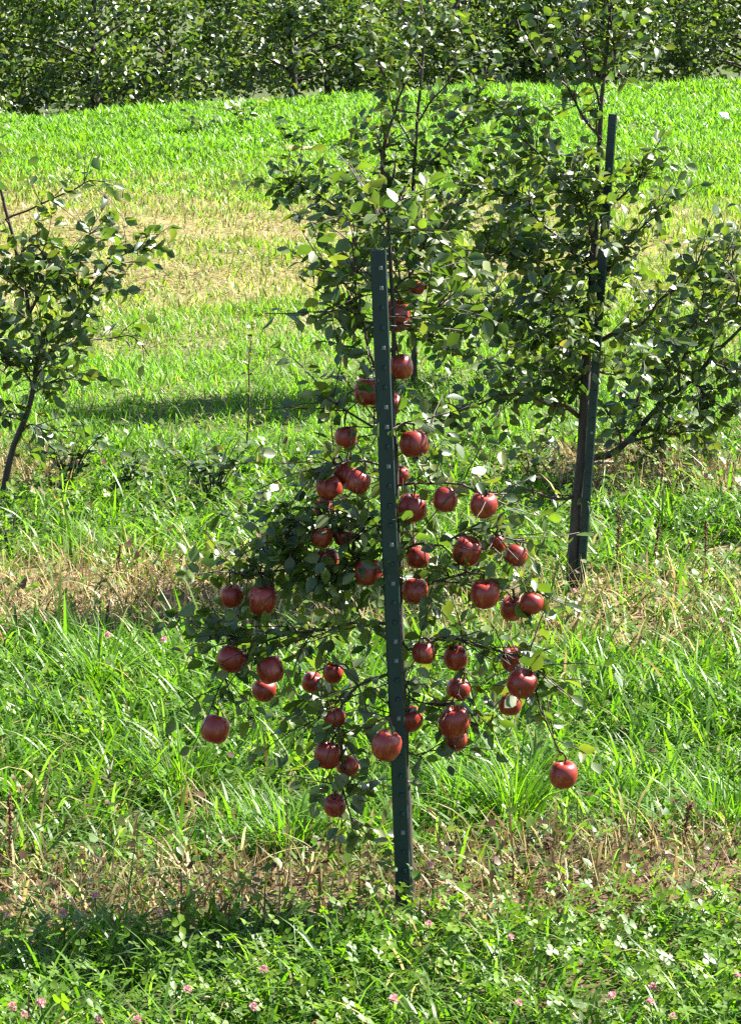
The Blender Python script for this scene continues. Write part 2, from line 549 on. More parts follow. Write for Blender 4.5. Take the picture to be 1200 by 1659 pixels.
    cl = 0.5 * cl + 0.6 * fnoise(x, y, 7.5, 2.7)
    L = rng.uniform(0.045, 0.11, n) * (1 + 0.7 * cl); W = rng.uniform(0.010, 0.024, n)
    col = pick(LIMES, n) * 1.08; gsel = rng.random(n) < 0.16 + 0.3 * cl
    col = np.where(gsel[:, None], pick(GREENS, n) * 1.15, col)
    emit('bank_grass', 'bright green grass on the bank below the far trees', x, y, L, W, np.abs(rng.normal(0.7, 0.5, n)), rng.uniform(0.3, 1.8, n), col)

    # dry upright stalks in the weeded strips
    x, y = scatter(8.8, 17.2, 1500)
    dry, lane = dry_weight(x, y)
    keep = rng.random(len(x)) < dry ** 1.5
    x, y = x[keep], y[keep]
    n = len(x)
    L = rng.uniform(0.06, 0.21, n); W = rng.uniform(0.0035, 0.0075, n)
    col = np.where((rng.random(n) < np.where(y > 12, 0.85, 0.5))[:, None], pick(STRAWS, n) * np.where(y > 12, 1.05, 0.8)[:, None], pick(BROWNS, n) * 1.2)
    emit('dry_stalks', 'dry brown and straw coloured stalks along the weeded strips', x, y, L, W, np.abs(rng.normal(0.45, 0.45, n)), rng.uniform(-0.2, 0.9, n), col, M_STRAW, 3)


def leaflets(name, label, centers, size, col, tri, mat, cat):
    """round leaflets (clover: three per stalk), each a fan of four triangles pairs"""
    n = len(centers)
    k = 3 if tri else 1
    a0 = rng.uniform(0, 2 * np.pi, n)
    tilt = rng.normal(0, 0.45, (n, 2))
    # shape in leaf space: base, left, tip left, tip, tip right, right
    shp = np.array([[0.05, 0, 0], [0.55, 0.46, 0.10], [0.95, 0.34, 0.06], [1.0, 0.0, -0.04], [0.95, -0.34, 0.06], [0.55, -0.46, 0.10]])
    V = []
    for j in range(k):
        a = a0 + j * 2 * np.pi / 3 + rng.normal(0, 0.15, n)
        ca, sa = np.cos(a)[:, None], np.sin(a)[:, None]
        lx = shp[None, :, 0] * size[:, None]; ly = shp[None, :, 1] * size[:, None]; lz = shp[None, :, 2] * size[:, None]
        X = ca * lx - sa * ly; Y = sa * lx + ca * ly
        Z = lz + X * tilt[:, :1] + Y * tilt[:, 1:]
        V.append(np.stack([X, Y, Z], -1) + centers[:, None, :])
    V = np.stack(V, 1).reshape(-1, 3)
    nl = n * k
    b = (np.arange(nl) * 6)[:, None]
    loops = (b + np.array([0, 1, 2, 3, 0, 3, 4, 5])[None]).reshape(-1)
    me = np_mesh(name, V, loops, np.full(nl * 2, 4), mat, np.repeat(col, k * 6, axis=0))
    return tag(link(name, me), label, cat, None, 'stuff')


def build_clover():
    x, y = scatter(7.6, 16.4, 1500)
    py = PYof(y)
    dry, lane = dry_weight(x, y)
    w = smooth(py, 1480, 1530) * (0.5 + 0.5 * fnoise(x, y, 4.1, 2.2)) + 0.10 * (1 - smooth(py, 860, 960)) + 0.12 * smooth(fnoise(x, y, 2.8, 5.0), 0.1, 0.6)
    keep = rng.random(len(x)) < w * (1 - 0.8 * dry)
    x, y = x[keep], y[keep]
    n = len(x)
    h = rng.uniform(0.05, 0.17, n)
    c = np.stack([x, y, G(x, y) + h], -1)
    col = pick(np.array([[0.085, 0.165, 0.010], [0.118, 0.200, 0.010], [0.062, 0.130, 0.012]]), n)
    leaflets('clover_leaves', 'green clover leaves mixed through the foreground grass', c, rng.uniform(0.009, 0.022, n), col, True, M_WEED, 'clover')
    # small weed leaves in strips and near the third row
    x, y = scatter(9.2, 17.0, 700)
    py = PYof(y)
    dry, lane = dry_weight(x, y)
    w = 0.6 * dry + 0.22 * (1 - smooth(py, 830, 930)) * smooth(py, 705, 760)
    keep = rng.random(len(x)) < w
    x, y = x[keep], y[keep]
    n = len(x)
    c = np.stack([x, y, G(x, y) + rng.uniform(0.02, 0.15, n)], -1)
    col = pick(np.array([[0.06, 0.13, 0.018], [0.085, 0.15, 0.02], [0.10, 0.13, 0.03], [0.09, 0.05, 0.028]]), n)
    leaflets('small_weed_leaves', 'small green and brownish weed leaves along the tree rows', c, rng.uniform(0.012, 0.032, n), col, False, M_WEED, 'weeds')


build_grass()
build_clover()

# ------------------------------------------------------------------ leaves for trees and weeds
LEAF_PAL = np.array([[0.050, 0.094, 0.018], [0.070, 0.118, 0.020], [0.036, 0.072, 0.019], [0.090, 0.138, 0.024], [0.056, 0.096, 0.024], [0.118, 0.150, 0.030]])


def leaf_template(w, fold, droop):
    """an ovate leaf along +X with a folded midrib: length 1"""
    prof = [(0.0, 0.02), (0.18, 0.62), (0.42, 1.0), (0.68, 0.82), (0.88, 0.38), (1.0, 0.0)]
    V, F = [], []
    for t, ww in prof:
        z = -droop * t * t
        V.append((t, 0, z))
        if ww > 0:
            V.append((t, w * ww * 0.5, z + fold * ww * w)); V.append((t, -w * ww * 0.5, z + fold * ww * w))
    # indices: mid 0,3,6,9,12,15 ; left +1 ; right +2
    for i in range(4):
        a, b = 3 * i, 3 * (i + 1)
        F.append((a, b, b + 1, a + 1)); F.append((a, a + 2, b + 2, b))
    F.append((12, 15, 13)); F.append((12, 14, 15))
    return np.array(V), F


LEAF_SHAPES = [leaf_template(0.62, 0.16, 0.16), leaf_template(0.56, 0.24, 0.30), leaf_template(0.68, 0.08, 0.05), leaf_template(0.60, 0.20, -0.10)]
LEAF_MESHES = []
for si, (V_, F_) in enumerate(LEAF_SHAPES):
    row = []
    for c_ in LEAF_PAL:
        me_ = bpy.data.meshes.new('leaf')
        me_.from_pydata([tuple(v) for v in V_], [], F_)
        at_ = me_.attributes.new('col', 'FLOAT_COLOR', 'POINT')
        at_.data.foreach_set('color', np.tile(np.append(c_, 1.0), len(V_)).astype(np.float32))
        me_.polygons.foreach_set('use_smooth', [True] * len(me_.polygons))
        me_.materials.append(M_LEAF)
        row.append(me_)
    LEAF_MESHES.append(row)


def leaf_matrix(p, axis, up, size):
    x = axis.normalized()
    z = (up - x * up.dot(x))
    if z.length < 1e-4:
        z = Vector((0.3, 0.2, 1)) - x * Vector((0.3, 0.2, 1)).dot(x)
    z.normalize()
    y = z.cross(x)
    m = Matrix(((x.x, y.x, z.x), (x.y, y.y, z.y), (x.z, y.z, z.z))) * size
    m = m.to_4x4()
    m.translation = p
    return m


def join_leaves(name, mats, mat):
    Vs, loops, counts, cols = [], [], [], []
    base = 0
    groups = {}
    for mt, s, c in mats:
        groups.setdefault(s, []).append((mt, c))
    for s, lst in groups.items():
        T, F = LEAF_SHAPES[s]
        A = np.array([np.array(m) for m, c in lst])
        W = np.einsum('nij,kj->nki', A[:, :3, :3], T) + A[:, None, :3, 3]
        n, k = len(lst), len(T)
        Vs.append(W.reshape(-1, 3))
        fl = [i for f in F for i in f]; fc = [len(f) for f in F]
        loops.append((base + (np.arange(n) * k)[:, None] + np.array(fl)[None]).reshape(-1))
        counts.append(np.tile(fc, n))
        cc = np.array([LEAF_PAL[c] * random.uniform(0.8, 1.2) for m, c in lst])
        cols.append(np.repeat(cc, k, axis=0))
        base += n * k
    return np_mesh(name, np.concatenate(Vs), np.concatenate(loops), np.concatenate(counts), mat, np.concatenate(cols), smooth=True)


def rnd_unit():
    while True:
        v = Vector((random.uniform(-1, 1), random.uniform(-1, 1), random.uniform(-1, 1)))
        if 0.05 < v.length < 1:
            return v.normalized()


def leaf_here(p, tan, leaves, smin, smax):
    out = rnd_unit(); out.z *= 0.6
    ax = (tan * 0.5 + out + Vector((0, 0, -0.25))).normalized()
    up = (Vector((0, 0, 1)) + rnd_unit() * 1.45).normalized()
    size = random.uniform(smin, smax)
    base = p + ax * random.uniform(0.008, 0.022)
    leaves.append((leaf_matrix(base, ax, up, size), random.randrange(4), random.randrange(len(LEAF_PAL))))


def grow_tree(name, label, Y0, trunk_px, trunk_r, limbs, group, leaf_size=(0.045, 0.072), fruit=(), n_single=300, lush=1.0, thin=1.0, clear=()):
    """trunk and limbs given as (photo x, photo y, metres behind the row line); everything stands at its own distance"""
    base = P(trunk_px[0][0], trunk_px[0][1], Y0 + trunk_px[0][2])
    base.z = g(base.x, base.y) - 0.02
    root = empty(name, base)
    tag(root, label, 'tree', group)
    tp = [P(a, b, Y0 + c) - base for a, b, c in trunk_px]
    tp[0] = Vector((0, 0, -0.06))
    tc = catmull(tp, 0.05)
    tc = [p + Vector((mnoise.noise(p * 7 + base), mnoise.noise(p * 7 + base + Vector((9, 0, 0))), 0)) * 0.006 for p in tc]
    V, F = [], []
    tube(V, F, tc, trunk_r[0], trunk_r[1], 9, 0.8)
    trunk = mesh_obj('trunk', V, F, M_BARK, root, True)
    leaves = []
    skel = [p for p in tc]
    limb_data = []
    for spec in limbs:
        pts, r0, r1, ntw, dens = spec
        ntw = int(round(ntw * lush)); dens = dens * (1 + 0.25 * (lush - 1))
        lp = catmull([P(a, b, Y0 + c) - base for a, b, c in pts], 0.03)
        # root the limb in the trunk
        q = min(tc, key=lambda t: (t - lp[0]).length)
        if (q - lp[0]).length > 0.004 and (q - lp[0]).length < 0.25:
            lp = [q] + lp
        lp = [lp[0]] + [p + Vector((mnoise.noise(p * 9 + base), mnoise.noise(p * 9 + base + Vector((5, 0, 0))), mnoise.noise(p * 9 + base + Vector((0, 5, 0))))) * 0.03 for p in lp[1:]]
        LV, LF = [], []
        tube(LV, LF, lp, r0 * thin, r1, 6)
        m = len(lp)
        for j in range(ntw):
            t = random.uniform(0.12, 1.0)
            i = min(m - 1, int(t * (m - 1)))
            tan = (lp[min(i + 1, m - 1)] - lp[max(i - 1, 0)]).normalized()
            d = (tan * 0.55 + rnd_unit() * 0.95 + Vector((0, 0, 0.25))).normalized()
            ln = random.uniform(0.07, 0.23)
            tw = [lp[i]]
            dd = d.copy()
            ns = 5
            for s in range(ns):
                tw.append(tw[-1] + dd * (ln / ns))
                dd = (dd + rnd_unit() * 0.16 + Vector((0, 0, -0.03))).normalized()
            rr = max(r1 * 0.9, 0.0016)
            tube(LV, LF, tw, rr * 1.1, 0.0011, 4)
            nl = max(1, int(ln / 0.024 * dens + random.random()))
            for q2 in range(nl):
                f = (q2 + 0.6 + random.random() * 0.5) / nl * ns
                i0 = min(ns - 1, int(f)); pp = tw[i0].lerp(tw[i0 + 1], min(1, f - i0))
                leaf_here(pp, (tw[i0 + 1] - tw[i0]).normalized(), leaves, *leaf_size)
            skel += tw[1:4]
        nl = int(m * 0.03 / 0.035 * dens)
        for q2 in range(nl):
            t = random.uniform(0.3, 1.0) ** 0.8
            i = min(m - 2, int(t * (m - 1)))
            leaf_here(lp[i], (lp[i + 1] - lp[i]).normalized(), leaves, *leaf_size)
        skel += lp
        limb_data.append((LV, LF, lp))
    # fruit spurs: a short twig from the nearest limb to each fruit's stalk
    for sp in fruit:
        s = sp - base
        li, q = min(((li, q) for li, (a, b, lp) in enumerate(limb_data) for q in lp), key=lambda e: (e[1] - s).length + 0.25 * max(0, s.z - e[1].z))
        mid = q.lerp(s, 0.5) + Vector((0, 0, 0.25 * (q - s).length))
        tw = catmull([q, mid, s], 0.02)
        tube(limb_data[li][0], limb_data[li][1], tw, 0.0042, 0.0024, 5)
        for q2 in range(2 + int((q - s).length / 0.05)):
            i = random.randrange(len(tw) // 3, len(tw))
            leaf_here(tw[i], (s - q).normalized(), leaves, *leaf_size)
    for LV, LF, lp in limb_data:
        mesh_obj('limb', LV, LF, M_TWIG, trunk, True)
    # leaves hanging straight before a fruit are mostly picked off
    rr = random.Random(9)
    if clear:
        kept = []
        eye = cam.location - base
        for e in leaves:
            c = e[0] @ Vector((0.5, 0, 0))
            bad = False
            for fp, fr in clear:
                d = fp - base - eye
                L0 = d.length; d = d / L0
                q = c - eye
                t = q.dot(d)
                if t < L0 and (q - d * t).length < fr * 1.15:
                    bad = True
            if not bad or rr.random() < 0.16:
                kept.append(e)
        leaves = kept
    # nearest leaves are pieces of their own, the rest one crown
    leaves.sort(key=lambda e: e[0].translation.y)
    rest = leaves[n_single:]
    singles = leaves[:n_single]
    if len(rest) < 30:
        rest, singles = leaves[-30:], leaves[:-30]
    crown = link('crown', join_leaves('crown', rest, M_LEAF), root)
    crown['kind'] = 'stuff'
    for mt, s, c in singles:
        lo = link('leaf', LEAF_MESHES[s][c], crown)
        lo.matrix_local = mt
    print(name, 'leaves', len(leaves))
    return root


# ------------------------------------------------------------------ apples
def apple_mesh(seed):
    r = random.Random(seed)
    prof = [(0.0, 0.56), (0.10, 0.60), (0.22, 0.74), (0.42, 0.90), (0.66, 0.86), (0.86, 0.64), (0.97, 0.30), (1.0, 0.0), (0.95, -0.34), (0.82, -0.64),
            (0.62, -0.84), (0.40, -0.93), (0.22, -0.90), (0.10, -0.80), (0.0, -0.76)]
    n = 22
    V, F = [], []
    tall = r.uniform(0.92, 1.06); lob = r.uniform(0.012, 0.035); ph = r.uniform(0, 6)
    skew = r.uniform(-0.06, 0.06)
    for i, (rad, z) in enumerate(prof):
        if rad == 0:
            V.append((0, 0, z * tall)); continue
        for k in range(n):
            a = 2 * math.pi * k / n
            q = rad * (1 + lob * math.cos(5 * a + ph) * (0.3 if z > 0 else 1.0) + 0.02 * math.cos(2 * a + ph))
            V.append((q * math.cos(a), q * math.sin(a), z * tall + skew * q * math.cos(a + ph)))
    idx = lambda ring, k: 1 + (ring - 1) * n + k % n
    last = len(V) - 1
    for k in range(n):
        F.append((0, idx(1, k), idx(1, k + 1)))
        for ring in range(1, len(prof) - 2):
            F.append((idx(ring, k), idx(ring + 1, k), idx(ring + 1, k + 1), idx(ring, k + 1)))
        F.append((last, idx(len(prof) - 2, k + 1), idx(len(prof) - 2, k)))
    me = bpy.data.meshes.new('apple')
    me.from_pydata(V, [], F)
    me.polygons.foreach_set('use_smooth', [True] * len(me.polygons))
    me.materials.append(M_APPLE)
    return me


APPLE_MESHES = [apple_mesh(s) for s in range(5)]
sv, sf = [], []
tube(sv, sf, catmull([(0, 0, 0.5), (0.03, 0.0, 0.85), (0.10, 0.02, 1.22)], 0.12), 0.05, 0.07, 6)
STEM_ME = bpy.data.meshes.new('stem'); STEM_ME.from_pydata([tuple(v) for v in sv], [], sf); STEM_ME.materials.append(M_STEM)
cv, cf = [], []
for k in range(5):
    a = 2 * math.pi * k / 5
    i = len(cv)
    cv += [(0.05 * math.cos(a - 0.6), 0.05 * math.sin(a - 0.6), -0.78), (0.05 * math.cos(a + 0.6), 0.05 * math.sin(a + 0.6), -0.78),
           (0.13 * math.cos(a), 0.13 * math.sin(a), -0.93), (0.02 * math.cos(a), 0.02 * math.sin(a), -0.86)]
    cf += [(i, i + 1, i + 2), (i, i + 2, i + 3), (i + 1, i + 3, i + 2)]
CALYX_ME = bpy.data.meshes.new('calyx'); CALYX_ME.from_pydata(cv, [], cf); CALYX_ME.materials.append(M_STEM)

Y1 = hit(652, 1484).y
APPLES = [   # photo x, y, radius, metres behind the trunk, label
    (650, 594, 20, 0.00, 'bright red apple touching the right edge of the front post, second highest there'),
    (597, 635, 26, -0.02, 'large dark red apple highest of those left of the front post'),
    (640, 512, 25, 0.06, 'dull brownish apple half hidden behind the upper front post'),
    (676, 466, 12, 0.05, 'smallest and topmost apple, right of the front post'),
    (634, 655, 18, 0.08, 'apple mostly hidden behind the front post beside the large dark red one'),
    (560, 708, 18, -0.03, 'lone small apple left of the post between the large dark one and the cluster'),
    (671, 719, 25, -0.02, 'round red apple with bright top right of the post, on its own above the row'),
    (560, 766, 20, 0.03, 'rear apple of the trio left of the post at mid height'),
    (580, 781, 21, -0.05, 'front right apple of the trio left of the post, with small highlight'),
    (534, 790, 22, 0.00, 'left apple of the trio left of the post at mid height'),
    (648, 770, 15, 0.05, 'small pink apple peeping out right behind the post'),
    (667, 823, 25, -0.04, 'glossy red apple touching the right post edge, left end of a row of three'),
    (721, 809, 21, -0.06, 'middle apple in the row of three right of the post'),
    (783, 818, 23, -0.08, 'right end apple in the row of three right of the post'),
    (525, 824, 18, 0.07, 'shaded brown apple just under the trio left of the post'),
    (521, 869, 19, -0.03, 'left apple of a level pair left of the post'),
    (557, 868, 18, 0.01, 'right apple of a level pair left of the post'),
    (530, 907, 20, 0.02, 'apple with sunlit right cheek just below the level pair'),
    (597, 927, 24, -0.07, 'deep red apple with white highlight touching the left post edge'),
    (676, 903, 20, 0.04, 'leaf shaded apple right of the post between two redder ones'),
    (756, 893, 24, -0.05, 'dark red apple below the row of three, clear of the post'),
    (835, 900, 20, -0.02, 'orange sunlit apple among pale leaves at the right side'),
    (805, 880, 15, 0.06, 'small shaded apple behind leaves left of the orange one'),
    (672, 958, 23, -0.03, 'red apple with small highlight right of the post, below the leaf shaded one'),
    (785, 962, 25, -0.06, 'large dusky apple at right with a smaller bright pair beyond it'),
    (829, 986, 20, 0.03, 'darker left apple of the touching pair at the right side'),
    (860, 977, 20, -0.03, 'bright right apple of the touching pair at the right side'),
    (425, 972, 25, -0.05, 'large apple out on the left limb, with pink right cheek'),
    (376, 966, 20, 0.03, 'shaded apple at the far end of the left limb'),
    (375, 1068, 24, -0.03, 'brownish apple farthest left of the lower left group'),
    (438, 1085, 23, -0.05, 'red apple with bright top in the lower left group'),
    (428, 1118, 20, 0.01, 'lowest dull apple of the lower left group'),
    (540, 1090, 17, 0.04, 'small dim apple between the lower left group and the post'),
    (506, 1106, 18, 0.08, 'shadowed brown apple beside the small dim one'),
    (686, 1058, 20, -0.02, 'dull orange apple right of the post, left of a similar pair'),
    (738, 1066, 20, 0.02, 'dusky apple right of the dull orange one'),
    (742, 1117, 20, 0.05, 'shaded apple under leaves above the big lower right apple'),
    (829, 1069, 19, 0.05, 'dim apple just above the brightest apple at the right'),
    (845, 1107, 25, -0.08, 'brightest pink red apple at the lower right'),
    (826, 1142, 19, 0.00, 'dark apple just below the brightest one'),
    (349, 1181, 24, -0.06, 'lone apple at the far lower left against the grass'),
    (542, 1162, 18, -0.04, 'top apple of the hanging branch left of the post foot'),
    (530, 1223, 22, -0.05, 'brown gold apple in the middle of the hanging branch'),
    (563, 1240, 19, 0.00, 'greenish apple right beside the brown gold one'),
    (542, 1305, 19, -0.03, 'lowest apple, at the tip of the hanging branch'),
    (626, 1208, 25, -0.26, 'glossy red apple hanging in front of the lower post'),
    (664, 1165, 22, 0.02, 'dark apple half behind the lower post on its right'),
    (735, 1170, 25, -0.06, 'big plum red apple at lower right of the post'),
    (737, 1198, 20, 0.01, 'apple tucked under the big plum red one'),
    (912, 1255, 24, -0.06, 'lone apple hanging farthest right and low against the grass'),
]
TREE1_Y = Y1 + 0.14
stalks = []
fruit_spots = []
for i, (px, py, r, dy, lab) in enumerate(APPLES):
    rr = random.Random(i * 7 + 3)
    p = P(px, py, TREE1_Y + dy)
    rad = r / FPX * (p - cam.location).length * 0.985
    o = link('apple', APPLE_MESHES[i % 5])
    o.location = p
    o.scale = (rad, rad, rad)
    o.rotation_euler = (rr.uniform(-0.4, 0.4), rr.uniform(-0.4, 0.4), rr.uniform(0, 6.28))
    tag(o, lab, 'apple', 'apples hanging on the staked young tree')
    fruit_spots.append((p.copy(), rad))
    link('stem', STEM_ME, o)
    link('calyx', CALYX_ME, o)
    stalks.append(p + o.rotation_euler.to_matrix() @ (Vector((0.10, 0.02, 1.2)) * rad))

# ------------------------------------------------------------------ trees
T = 0.0
grow_tree('apple_tree', 'young apple tree laden with red apples, tied to the nearest green post', TREE1_Y,
          [(664, 1452, 0), (657, 1300, 0.01), (650, 1100, 0.0), (643, 900, 0.0), (638, 700, 0.0), (636, 520, 0.0), (632, 400, 0.0), (628, 320, 0.02)], (0.020, 0.004),
          [
              ([(640, 620, 0), (606, 590, -.02), (584, 510, -.04), (576, 410, -.03), (566, 395, -.02)], .006, .002, 7, .5),
              ([(588, 520, -.04), (555, 500, -.06), (520, 505, -.08)], .003, .0014, 4, .75),
              ([(578, 460, -.03), (545, 450, -.07), (510, 430, -.09)], .003, .0014, 4, .8),
              ([(634, 480, 0), (660, 440, .04), (690, 400, .06), (700, 360, .08)], .005, .002, 9, .75),
              ([(630, 380, 0), (610, 350, -.03), (600, 330, -.04)], .004, .0016, 5, .8),
              ([(636, 540, 0), (670, 510, .05), (720, 490, .10)], .005, .002, 7, .75),
              ([(639, 700, 0), (590, 680, -.04), (550, 660, -.05), (530, 640, -.04)], .006, .002, 8, .55),
              ([(640, 760, 0), (590, 745, -.02), (545, 750, -.02), (505, 765, 0)], .006, .002, 8, .5),
              ([(641, 850, 0), (600, 845, -.02), (550, 830, 0), (500, 850, .03), (455, 880, .06)], .007, .002, 18, .9),
              ([(643, 925, 0), (585, 905, -.05), (520, 915, -.04), (460, 920, -.03), (405, 925, 0), (370, 925, .02)], .008, .002, 21, 1.0),
              ([(646, 1010, 0), (570, 1010, -.02), (500, 1025, -.02), (430, 1035, -.02), (370, 1035, -.01), (335, 1050, 0)], .008, .002, 14, .75),
              ([(425, 1036, -.02), (370, 1090, -.05), (345, 1140, -.06)], .0035, .0016, 4, .35),
              ([(649, 1100, 0), (600, 1105, -.04), (555, 1125, -.05), (548, 1190, -.05), (560, 1260, -.03), (572, 1345, -.02)], .007, .002, 12, .75),
              ([(555, 1125, -.05), (510, 1165, -.06), (480, 1185, -.06)], .003, .0014, 4, .6),
              ([(651, 1150, 0), (640, 1165, -.10), (628, 1175, -.22)], .004, .002, 3, .3),
              ([(640, 690, 0), (675, 690, -.01), (720, 690, .03)], .005, .002, 6, .5),
              ([(641, 790, 0), (690, 783, -.04), (740, 785, -.06), (790, 790, -.07), (820, 800, -.06)], .006, .002, 7, .42),
              ([(643, 895, 0), (700, 885, -.02), (760, 865, -.04), (815, 865, -.02), (845, 870, -.02)], .006, .002, 10, .7),
              ([(645, 970, 0), (710, 935, -.01), (780, 930, -.05), (830, 945, -.02), (870, 950, -.02)], .006, .002, 9, .7),
              ([(647, 1040, 0), (690, 1030, -.02), (745, 1035, .0), (800, 1040, .0), (840, 1060, -.03), (870, 1130, -.05), (905, 1215, -.06)], .007, .002, 12, .5),
              ([(745, 1035, 0), (750, 1080, .04), (745, 1130, -.02), (770, 1180, -.04)], .004, .0016, 6, .55),
              ([(650, 1120, 0), (690, 1130, -.01), (735, 1140, -.03)], .005, .002, 5, .55),
              ([(652, 1215, 0), (670, 1222, -.03), (690, 1228, -.05)], .003, .0014, 1, .5),
          ], 'young orchard trees in the rows', (0.032, 0.053), stalks, lush=2.3, thin=0.65, clear=fruit_spots)

Y2 = hit(932, 952).y
grow_tree('apple_tree', 'tallest leafy tree without fruit, on the post at right', Y2 + 0.05,
          [(926, 950, -.04), (929, 900, -.03), (937, 800, -.02), (945, 690, 0), (950, 560, 0), (958, 460, 0), (966, 330, .02), (972, 200, .02), (982, 90, .02), (988, 10, .02)], (0.030, 0.005),
          [
              ([(940, 805, 0), (905, 803, -.05), (870, 795, -.08), (830, 800, -.1)], .008, .003, 4, .35),
              ([(946, 680, 0), (890, 650, -.1), (830, 640, -.15), (760, 660, -.2), (715, 690, -.22)], .010, .002, 17, .75),
              ([(948, 600, 0), (895, 545, .05), (840, 515, .05), (770, 505, .0), (730, 520, -.05)], .010, .002, 19, .9),
              ([(952, 540, 0), (900, 470, -.1), (840, 420, -.15), (780, 400, -.2)], .009, .002, 19, 1.0),
              ([(960, 440, 0), (900, 380, .1), (840, 320, .15), (790, 290, .2)], .008, .002, 19, 1.0),
              ([(966, 330, 0), (900, 270, -.05), (840, 210, -.1), (800, 160, -.1)], .007, .002, 17, .9),
              ([(970, 230, 0), (920, 160, .05), (880, 110, .05), (850, 60, .0)], .006, .002, 9, .7),
              ([(975, 170, 0), (950, 90, -.05), (930, 30, -.05)], .005, .002, 6, .6),
              ([(950, 560, 0), (1010, 540, -.05), (1060, 500, -.1), (1110, 450, -.12), (1150, 400, -.12)], .010, .002, 15, .7),
              ([(957, 470, 0), (1000, 420, .05), (1040, 370, .1), (1090, 340, .1)], .008, .002, 12, .7),
              ([(965, 350, 0), (1000, 320, 0), (1040, 280, -.05), (1065, 260, -.05)], .006, .002, 7, .6),
              ([(962, 400, 0), (940, 330, -.2), (920, 280, -.3)], .006, .002, 12, .9),
              ([(950, 580, 0), (930, 520, -.25), (900, 470, -.35)], .006, .002, 12, .9),
              ([(948, 620, 0), (910, 600, .15), (870, 570, .25), (820, 560, .3)], .007, .002, 12, .8),
              ([(955, 600, 0), (1000, 600, .15), (1060, 570, .25)], .007, .002, 9, .6),
              ([(985, 60, 0), (990, 20, 0), (985, -60, 0)], .004, .0015, 8, .8),
              ([(978, 130, 0), (1000, 90, .02), (1010, 30, .02)], .004, .0015, 8, .7),
          ], 'young orchard trees in the rows', (0.036, 0.058), lush=2.3)

YELLOW_ME = LEAF_MESHES[2][0].copy()
YELLOW_ME.attributes['col'].data.foreach_set('color', np.tile([0.55, 0.42, 0.03, 1.0], len(YELLOW_ME.vertices)).astype(np.float32))
_root = [o for o in COL.objects if o.name.startswith('apple_tree')][-1]
_leaves = [o for o in COL.objects if o.parent is not None and o.parent.parent is _root and o.name.startswith('leaf')]
_aim = P(860, 575, Y2) - _root.location


def _off(o):
    p = cam.location - _root.location
    d = (_aim - p).normalized(); q = o.matrix_local.translation - p
    return (q - d * q.dot(d)).length


_leaf = min(_leaves, key=_off)
_leaf.data = YELLOW_ME
_leaf['label'] = 'yellowed leaf'
Y3 = hit(652, 628).y
grow_tree('apple_tree', 'dense leafy tree behind the top of the front post', Y3,
          [(672, 612, .06), (668, 500, .06), (666, 400, .05), (670, 300, .05), (676, 200, .05), (684, 110, .05), (690, 30, .05)], (0.018, 0.005),
          [
              ([(667, 440, 0), (620, 400, -.1), (570, 350, -.15), (510, 315, -.18), (450, 295, -.2)], .009, .002, 20, .9),
              ([(667, 470, 0), (610, 450, -.1), (575, 430, -.15)], .008, .002, 5, .7),
              ([(667, 380, 0), (620, 330, .1), (580, 270, .1), (560, 230, .1)], .008, .002, 14, .9),
              ([(668, 330, 0), (617, 265, -.1), (630, 210, -.12), (645, 160, -.12)], .010, .007, 9, .6),
              ([(672, 240, 0), (640, 180, .1), (620, 120, .1), (600, 60, .1)], .006, .002, 8, .7),
              ([(668, 400, 0), (720, 350, -.1), (780, 290, -.15), (830, 240, -.15)], .009, .002, 20, 1.0),
              ([(667, 480, 0), (720, 440, .1), (790, 400, .15), (850, 370, .15)], .009, .002, 20, 1.0),
              ([(667, 520, 0), (720, 510, -.15), (780, 500, -.2), (830, 520, -.2)], .009, .002, 16, .8),
              ([(667, 550, 0), (730, 560, .1), (800, 590, .1), (850, 600, .1)], .008, .002, 14, .7),
              ([(670, 300, 0), (720, 240, .1), (760, 180, .12), (790, 110, .12)], .007, .002, 17, .9),
              ([(676, 200, 0), (710, 150, -.05), (740, 90, -.05), (750, 20, -.05)], .006, .002, 9, .7),
              ([(684, 110, 0), (660, 60, .0), (640, 0, 0)], .005, .002, 6, .7),
              ([(667, 420, 0), (700, 380, -.3), (740, 350, -.35)], .007, .002, 12, .8),
              ([(690, 60, 0), (705, 10, 0), (715, -50, 0)], .004, .0015, 9, .8),
          ], 'young orchard trees in the rows', (0.040, 0.062), lush=2.3)

